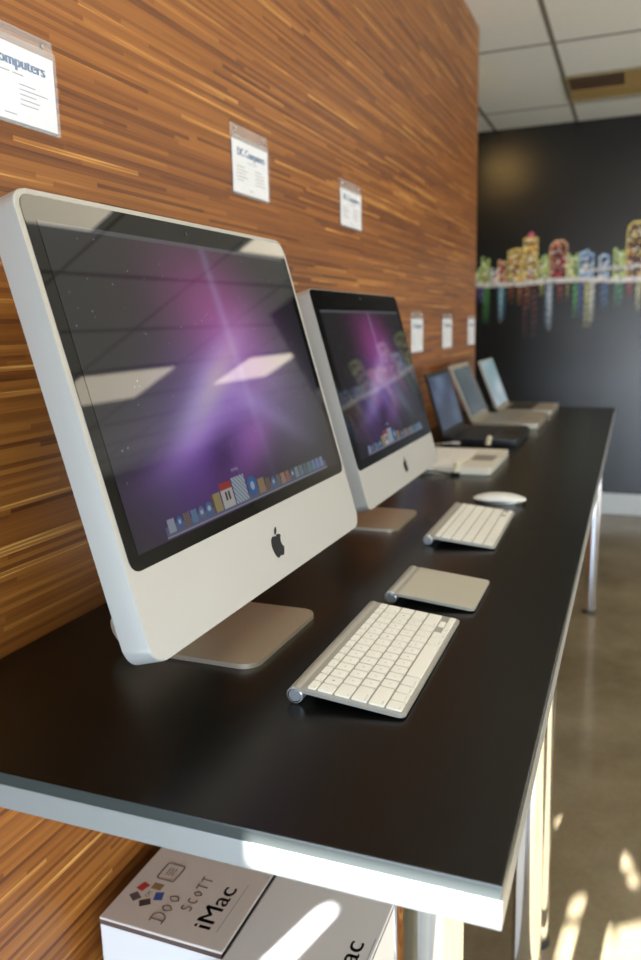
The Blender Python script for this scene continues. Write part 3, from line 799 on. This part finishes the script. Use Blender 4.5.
laptop(2.47, 2.82, -.247, -.487, .41, .228, .024, 'silver laptop with silver-framed grey screen, second from the mural end', SILBODY, SILBODY, soft((84, 96, 104), (86, 98, 104), (110, 120, 126), seed=5), .62, KEYSIL, bz=.017, r=.006)
laptop(2.945, 3.275, -.243, -.472, .37, .222, .022, 'thin silver laptop with black keys and pale screen closest to mural', SILBODY, SILBODY, soft((150, 168, 178), (128, 160, 164), (196, 206, 214), seed=6), .75, KEYBLK, bz=.006, r=.010, kb=BLACKP)

# plugs and tethers at the left flanks of two laptops ---------------------------
CREAM = pm('cream_plug', (236, 228, 196), .4, noise=(30, .02)); CORD = pm('black_cord', (24, 24, 26), .5, noise=(30, .05)); WCORD = pm('white_cord', (226, 228, 228), .5, noise=(30, .02))
def sensor(x, y, label, z0=0.0):
    t = thing('security_tag', label, 'security tag', (x, y, T), 0, 'cream security tags clipped to laptops')
    bm = BM(); box(bm, -.011, .011, -.016, .0, 0.0, .009, bev=.002); obj('clip', bm, BLACKP, t)
    bm = BM(); cyl(bm, (0, -.008, .009), (.006, -.008, .034), .0085, 20); cyl(bm, (.006, -.008, .034), (.0065, -.008, .037), .0085, 20, r1=.005); obj('cylinder', bm, CREAM, t); return t
tagged = sensor(-.352, 1.533, 'cream cylindrical security tag with black cord at side of the white laptop')
sensor(-.352, 2.028, 'cream cylindrical security tag at the side of the black laptop')
bm = BM(); tube(bm, spline([(-.010, -.012, .004), (-.033, -.027, .010), (-.063, -.033, .014), (-.098, -.023, .006), (-.168, -.033, .0026), (-.248, -.033, .0026)]), .0022)
obj('cord', bm, CORD, tagged)
t = thing('charging_cable', 'white charging cable plugged into the side of the black laptop', 'cable', (-.455, 2.027, T))
bm = BM(); box(bm, -.014, .014, -.016, -.001, .006, .016, bev=.003); obj('plug', bm, WCORD, t)
bm = BM(); tube(bm, spline([(-.012, -.012, .011), (-.04, -.016, .009), (-.09, -.014, .003), (-.16, .0, .0026)]), .0024); obj('cord', bm, WCORD, t)
t = thing('charging_cable', 'white charging cable plugged into the side of the white laptop', 'cable', (-.425, 1.533, T))
bm = BM(); box(bm, -.014, .014, -.016, -.001, .005, .015, bev=.003); obj('plug', bm, WCORD, t)
bm = BM(); tube(bm, spline([(-.012, -.010, .010), (-.04, -.014, .008), (-.09, -.012, .003), (-.14, .0, .0026)]), .0024); obj('cord', bm, WCORD, t)

# ------------------------------------------------------------------ signs on the wood wall
def sign(y0, y1, z0, z1, zt, label, big):
    t = thing('price_sign', label, 'sign', (WX, (y0 + y1) / 2, T + (z0 + zt) / 2), 0, 'acrylic information signs on the wood wall')
    cy, cz = (y0 + y1) / 2, (z0 + zt) / 2; w = (y1 - y0) / 2; a, b, c = z0 - cz, z1 - cz, zt - cz
    bm = BM(); box(bm, .0008, .0022, -w - .003, w + .003, a - .004, c, bev=.0004, seg=1); box(bm, .0046, .0060, -w - .003, w + .003, a - .004, b + .008, bev=.0004, seg=1)
    box(bm, .0022, .0046, -w - .003, w + .003, a - .004, a - .0015); obj('holder', bm, CLEAR, t, smooth=False)
    bm = BM(); box(bm, .0030, .0036, -w, w, a, b); pp = obj('paper', bm, PAPER, t, smooth=False)
    bm = BM()
    def TM(y, z): return axes((.0040, y, z), (0, 1, 0), (0, 0, 1), (1, 0, 0))
    h = b - a
    tw = 2 * w * .77
    text(bm, 'DC Computers', tw, TM(-tw / 2 + .002, b - h * .28), mi=0, cap=h * .15, bold=.0013)
    def bar(y0, y1, z, hh, mi=1):
        q = [bm.verts.new((.0040, y, zz)) for y, zz in ((y0, z), (y1, z), (y1, z + hh), (y0, z + hh))]; bm.faces.new(q).material_index = mi
    rng = random.Random(int(y0 * 100))
    for zf, ys in ((.62, ((-.10, .02), (.05, .16))),):
        for p, q in ys: bar(p * 2 * w, q * 2 * w, a + h * zf, h * .016)
    for k in range(5):
        z = a + h * (.50 - k * .065)
        bar(-w * .82, -w * .82 + w * rng.uniform(.35, .62), z, h * .014); bar(w * .22, w * .22 + w * rng.uniform(.3, .6), z, h * .014)
    bar(-w * .12, w * .12, a + h * .08, h * .014)
    obj('lettering', bm, [INKB, INKG], pp, smooth=False)
    for q in (.80, -.80):
        bm = BM(); cyl(bm, (.0022, w * q, c - .010), (.0042, w * q, c - .010), .0030, 12); obj('screw', bm, ALU, t)
sign(.222, .390, .641, .728, .750, 'largest acrylic sign at the upper left with a blue heading', 1)
sign(.880, 1.032, .641, .734, .762, 'acrylic sign on wood above the right of the largest computer', 1)
sign(1.465, 1.625, .643, .731, .755, 'high acrylic sign on wood, third from the left, above middle computer', 1)
sign(2.150, 2.305, .297, .408, .433, 'low white acrylic sign nearest the middle computer', 1)
sign(2.625, 2.790, .296, .408, .430, 'middle of the three low acrylic signs above the laptops', 1)
sign(3.140, 3.295, .294, .408, .425, 'low acrylic sign at the far end of the wood wall', 1)

# ------------------------------------------------------------------ cartons under the table
def carton(x0, x1, y0, y1, h, label, mat, detail):
    t = thing('cardboard_box', label, 'box', ((x0 + x1) / 2, (y0 + y1) / 2, 0), 0, 'white product boxes under the table')
    w = (x1 - x0) / 2; l = (y1 - y0) / 2
    bm = BM(); box(bm, -w, w, -l, l, 0, h - .010, bev=.003); obj('body', bm, CARD2, t)
    bm = BM(); box(bm, -w, w, -l, l, h - .0045, h, bev=.0015); lid = obj('top_flap', bm, mat, t)
    bm = BM(); box(bm, -w + .001, w - .001, -l - .0006, l - .001, h - .0105, h - .004); obj('flap_edge', bm, CARDEDGE, t, smooth=False)
    def TM(x, y): return axes((x - (x0 + x1) / 2, y - (y0 + y1) / 2, h + .0003), (0, 1, 0), (-1, 0, 0), (0, 0, 1))
    bm = BM()
    tx = x1 - (.036 if detail else .016)
    text(bm, 'iMac', .086, TM(tx, y0 + .030), cap=.027, bold=.0006)
    obj('lettering', bm, INKK, lid, smooth=False)
    # thin line of small print beside the word
    bm = BM(); q = [bm.verts.new(TM(tx + .012, y0 + .03) @ Vector(p)) for p in ((0, 0, 0), (.10, 0, 0), (.10, .0012, 0), (0, .0012, 0))]; bm.faces.new(q)
    obj('small_print', bm, INKG, lid, smooth=False)
    if detail:
        def stroke(bm, pts, r=.0009):
            tube(bm, [(p.x, p.y, h + .0004) for p in spline(pts, 5)], r, 5)
        def hand(s, x, y, sc, gap=1.0):
            bm = BM(); u = 0
            SH = {'D': [[(.1, 0), (.12, 1)], [(-.1, .95), (.5, .95), (.75, .5), (.45, .05), (-.15, 0)]], 'o': [[(.3, .75), (.05, .45), (.25, .05), (.55, .35), (.4, .75), (.25, .72)]],
                  'S': [[(.5, .9), (.15, .95), (.1, .6), (.45, .4), (.4, .05), (0, .05)]], 'C': [[(.5, .8), (.15, .75), (.05, .35), (.25, .05), (.5, .12)]],
                  'O': [[(.3, .8), (.05, .45), (.28, .05), (.55, .4), (.35, .8)]], 'T': [[(.3, 0), (.32, .95)], [(-.02, .92), (.62, 1.0)]]}
            for ch in s:
                for st in SH[ch]:
                    stroke(bm, [TM(x, y) @ Vector(((u + a) * sc, b * sc, 0)) for a, b in st])
                u += .78 * gap
            obj('handwriting', bm, PENCIL, lid)
        hand('Doo', x0 + .092, y0 + .020, .021, 1.25); hand('SCOTT', x0 + .118, y0 + .052, .0165, 1.2)
        # stamp outline
        bm = BM(); o = TM(x0 + .063, y0 + .098); ring = [o @ Vector((px, py, 0)) for px, py in rrect(0, .036, 0, .030, .004, 3)]
        tube(bm, [(p.x, p.y, h + .0004) for p in ring + [ring[0]]], .0010, 5)
        for k in range(3): tube(bm, [o @ Vector((.010, .010 + k * .005, .0003)), o @ Vector((.027, .010 + k * .005, .0003))], .0005, 5)
        obj('stamp', bm, PENCIL, lid)
        cols = [(66, 54, 52), (56, 84, 150), (140, 112, 76), (176, 52, 44), (92, 80, 84)]
        bm = BM(); cx, cy = x0 + .040, y0 + .064
        for k, ccol in enumerate(cols):
            a = 2 * PI * k / 5 + 1.9
            px, py = .0185 * math.cos(a), .0185 * math.sin(a)
            M2 = TM(cx, cy) @ Matrix.Translation((-py, px, 0)) @ Matrix.Rotation(a + .3, 4, 'Z')
            qd = [bm.verts.new(M2 @ Vector(p)) for p in ((-.0082, -.0065, 0), (.0082, -.0065, 0), (.0082, .0065, 0), (-.0082, .0065, 0))]; bm.faces.new(qd).material_index = k
        text(bm, 'CM', .012, TM(cx + .004, cy - .007), mi=0, cap=.006)
        obj('sticker', bm, [pm('sticker_%d' % k, c, .6, noise=(40, .1)) for k, c in enumerate(cols)], lid, smooth=False)
carton(-.606, -.408, .303, .90, T - .43, 'worn white box beside the wood wall with handwriting, coloured squares and black lettering', CARD, True)
carton(-.402, -.217, .266, .87, T - .43, 'cleaner white box nearer the chrome leg with a streak of sunlight', CARD2, False)

# ------------------------------------------------------------------ light
def area(name, loc, target, sx, sy, power, col):
    l = bpy.data.lights.new(name, 'AREA'); l.shape = 'RECTANGLE'; l.size = sx; l.size_y = sy; l.energy = power; l.color = col
    o = bpy.data.objects.new(name, l); C.objects.link(o); o.location = loc
    o.rotation_euler = (Vector(target) - Vector(loc)).to_track_quat('-Z', 'Y').to_euler()
    return o
area('assumed_daylight_front', (1.35, GY + .06, .70), (1.35, 5, .70), 4.1, 1.3, 130, (.66, .82, 1.0))  # added lamp before the mostly solid wall, for daylight assumed behind the camera
area('assumed_daylight_side', (5.0, 2.5, 1.3), (0, 2.5, 1.6), 6.0, 1.8, 22, (1.0, .98, .95))  # added lamp along the solid right wall, for assumed side daylight
area('ceiling_bounce_fill', (5.0, 5.0, .7), (1.2, 4.6, 2.7), 6.0, 1.0, 130, (.97, .98, 1.0))  # added upward fill lamp that brightens the far ceiling and floor
s = bpy.data.lights.new('sun', 'SUN'); s.energy = 55.0; s.angle = math.radians(.45); s.color = (.98, .99, 1.0)
so = bpy.data.objects.new('sun', s); C.objects.link(so); so.rotation_euler = SUN.to_track_quat('-Z', 'Y').to_euler(); so.location = (-1, -4, 4)
w = bpy.data.worlds.new('World'); bpy.context.scene.world = w; w.use_nodes = True
nt = w.node_tree; sk = nt.nodes.new('ShaderNodeTexSky'); sk.sky_type = 'HOSEK_WILKIE' if hasattr(sk, 'turbidity') else 'NISHITA'
try:
    sk.sky_type = 'NISHITA'; sk.sun_disc = False; sk.sun_elevation = math.radians(32.5); sk.sun_rotation = math.radians(195)
except Exception: pass
nt.links.new(sk.outputs[0], nt.nodes['Background'].inputs[0]); nt.nodes['Background'].inputs[1].default_value = 0.18

# ------------------------------------------------------------------ camera
cam = bpy.data.cameras.new('camera'); co = bpy.data.objects.new('camera', cam); C.objects.link(co)
cx, cy, cz, yaw, pit, rol = 0.0687, -0.5045, 0.3900, 0.3757, -0.1905, -0.0240
f = Vector((-math.sin(yaw) * math.cos(pit), math.cos(yaw) * math.cos(pit), math.sin(pit)))
r = Vector((math.cos(yaw), math.sin(yaw), 0)); u = r.cross(f)
r2 = math.cos(rol) * r + math.sin(rol) * u; u2 = -math.sin(rol) * r + math.cos(rol) * u
m = Matrix.Identity(4)
for j in range(3): m[j][0] = r2[j]; m[j][1] = u2[j]; m[j][2] = -f[j]
m[0][3], m[1][3], m[2][3] = cx, cy, cz + T
co.matrix_world = m
cam.sensor_fit = 'VERTICAL'; cam.lens = 18; cam.sensor_height = 18 * 960 / 794.9; cam.sensor_width = cam.sensor_height * 641 / 960
cam.clip_start = .02; cam.clip_end = 60
cam.dof.use_dof = True; cam.dof.focus_distance = 0.86; cam.dof.aperture_fstop = 2.8
sc = bpy.context.scene; sc.camera = co
sc.view_settings.view_transform = 'Standard'; sc.view_settings.look = 'None'; sc.view_settings.gamma = 1; sc.view_settings.exposure = 0.0
sc.view_settings.use_curve_mapping = False
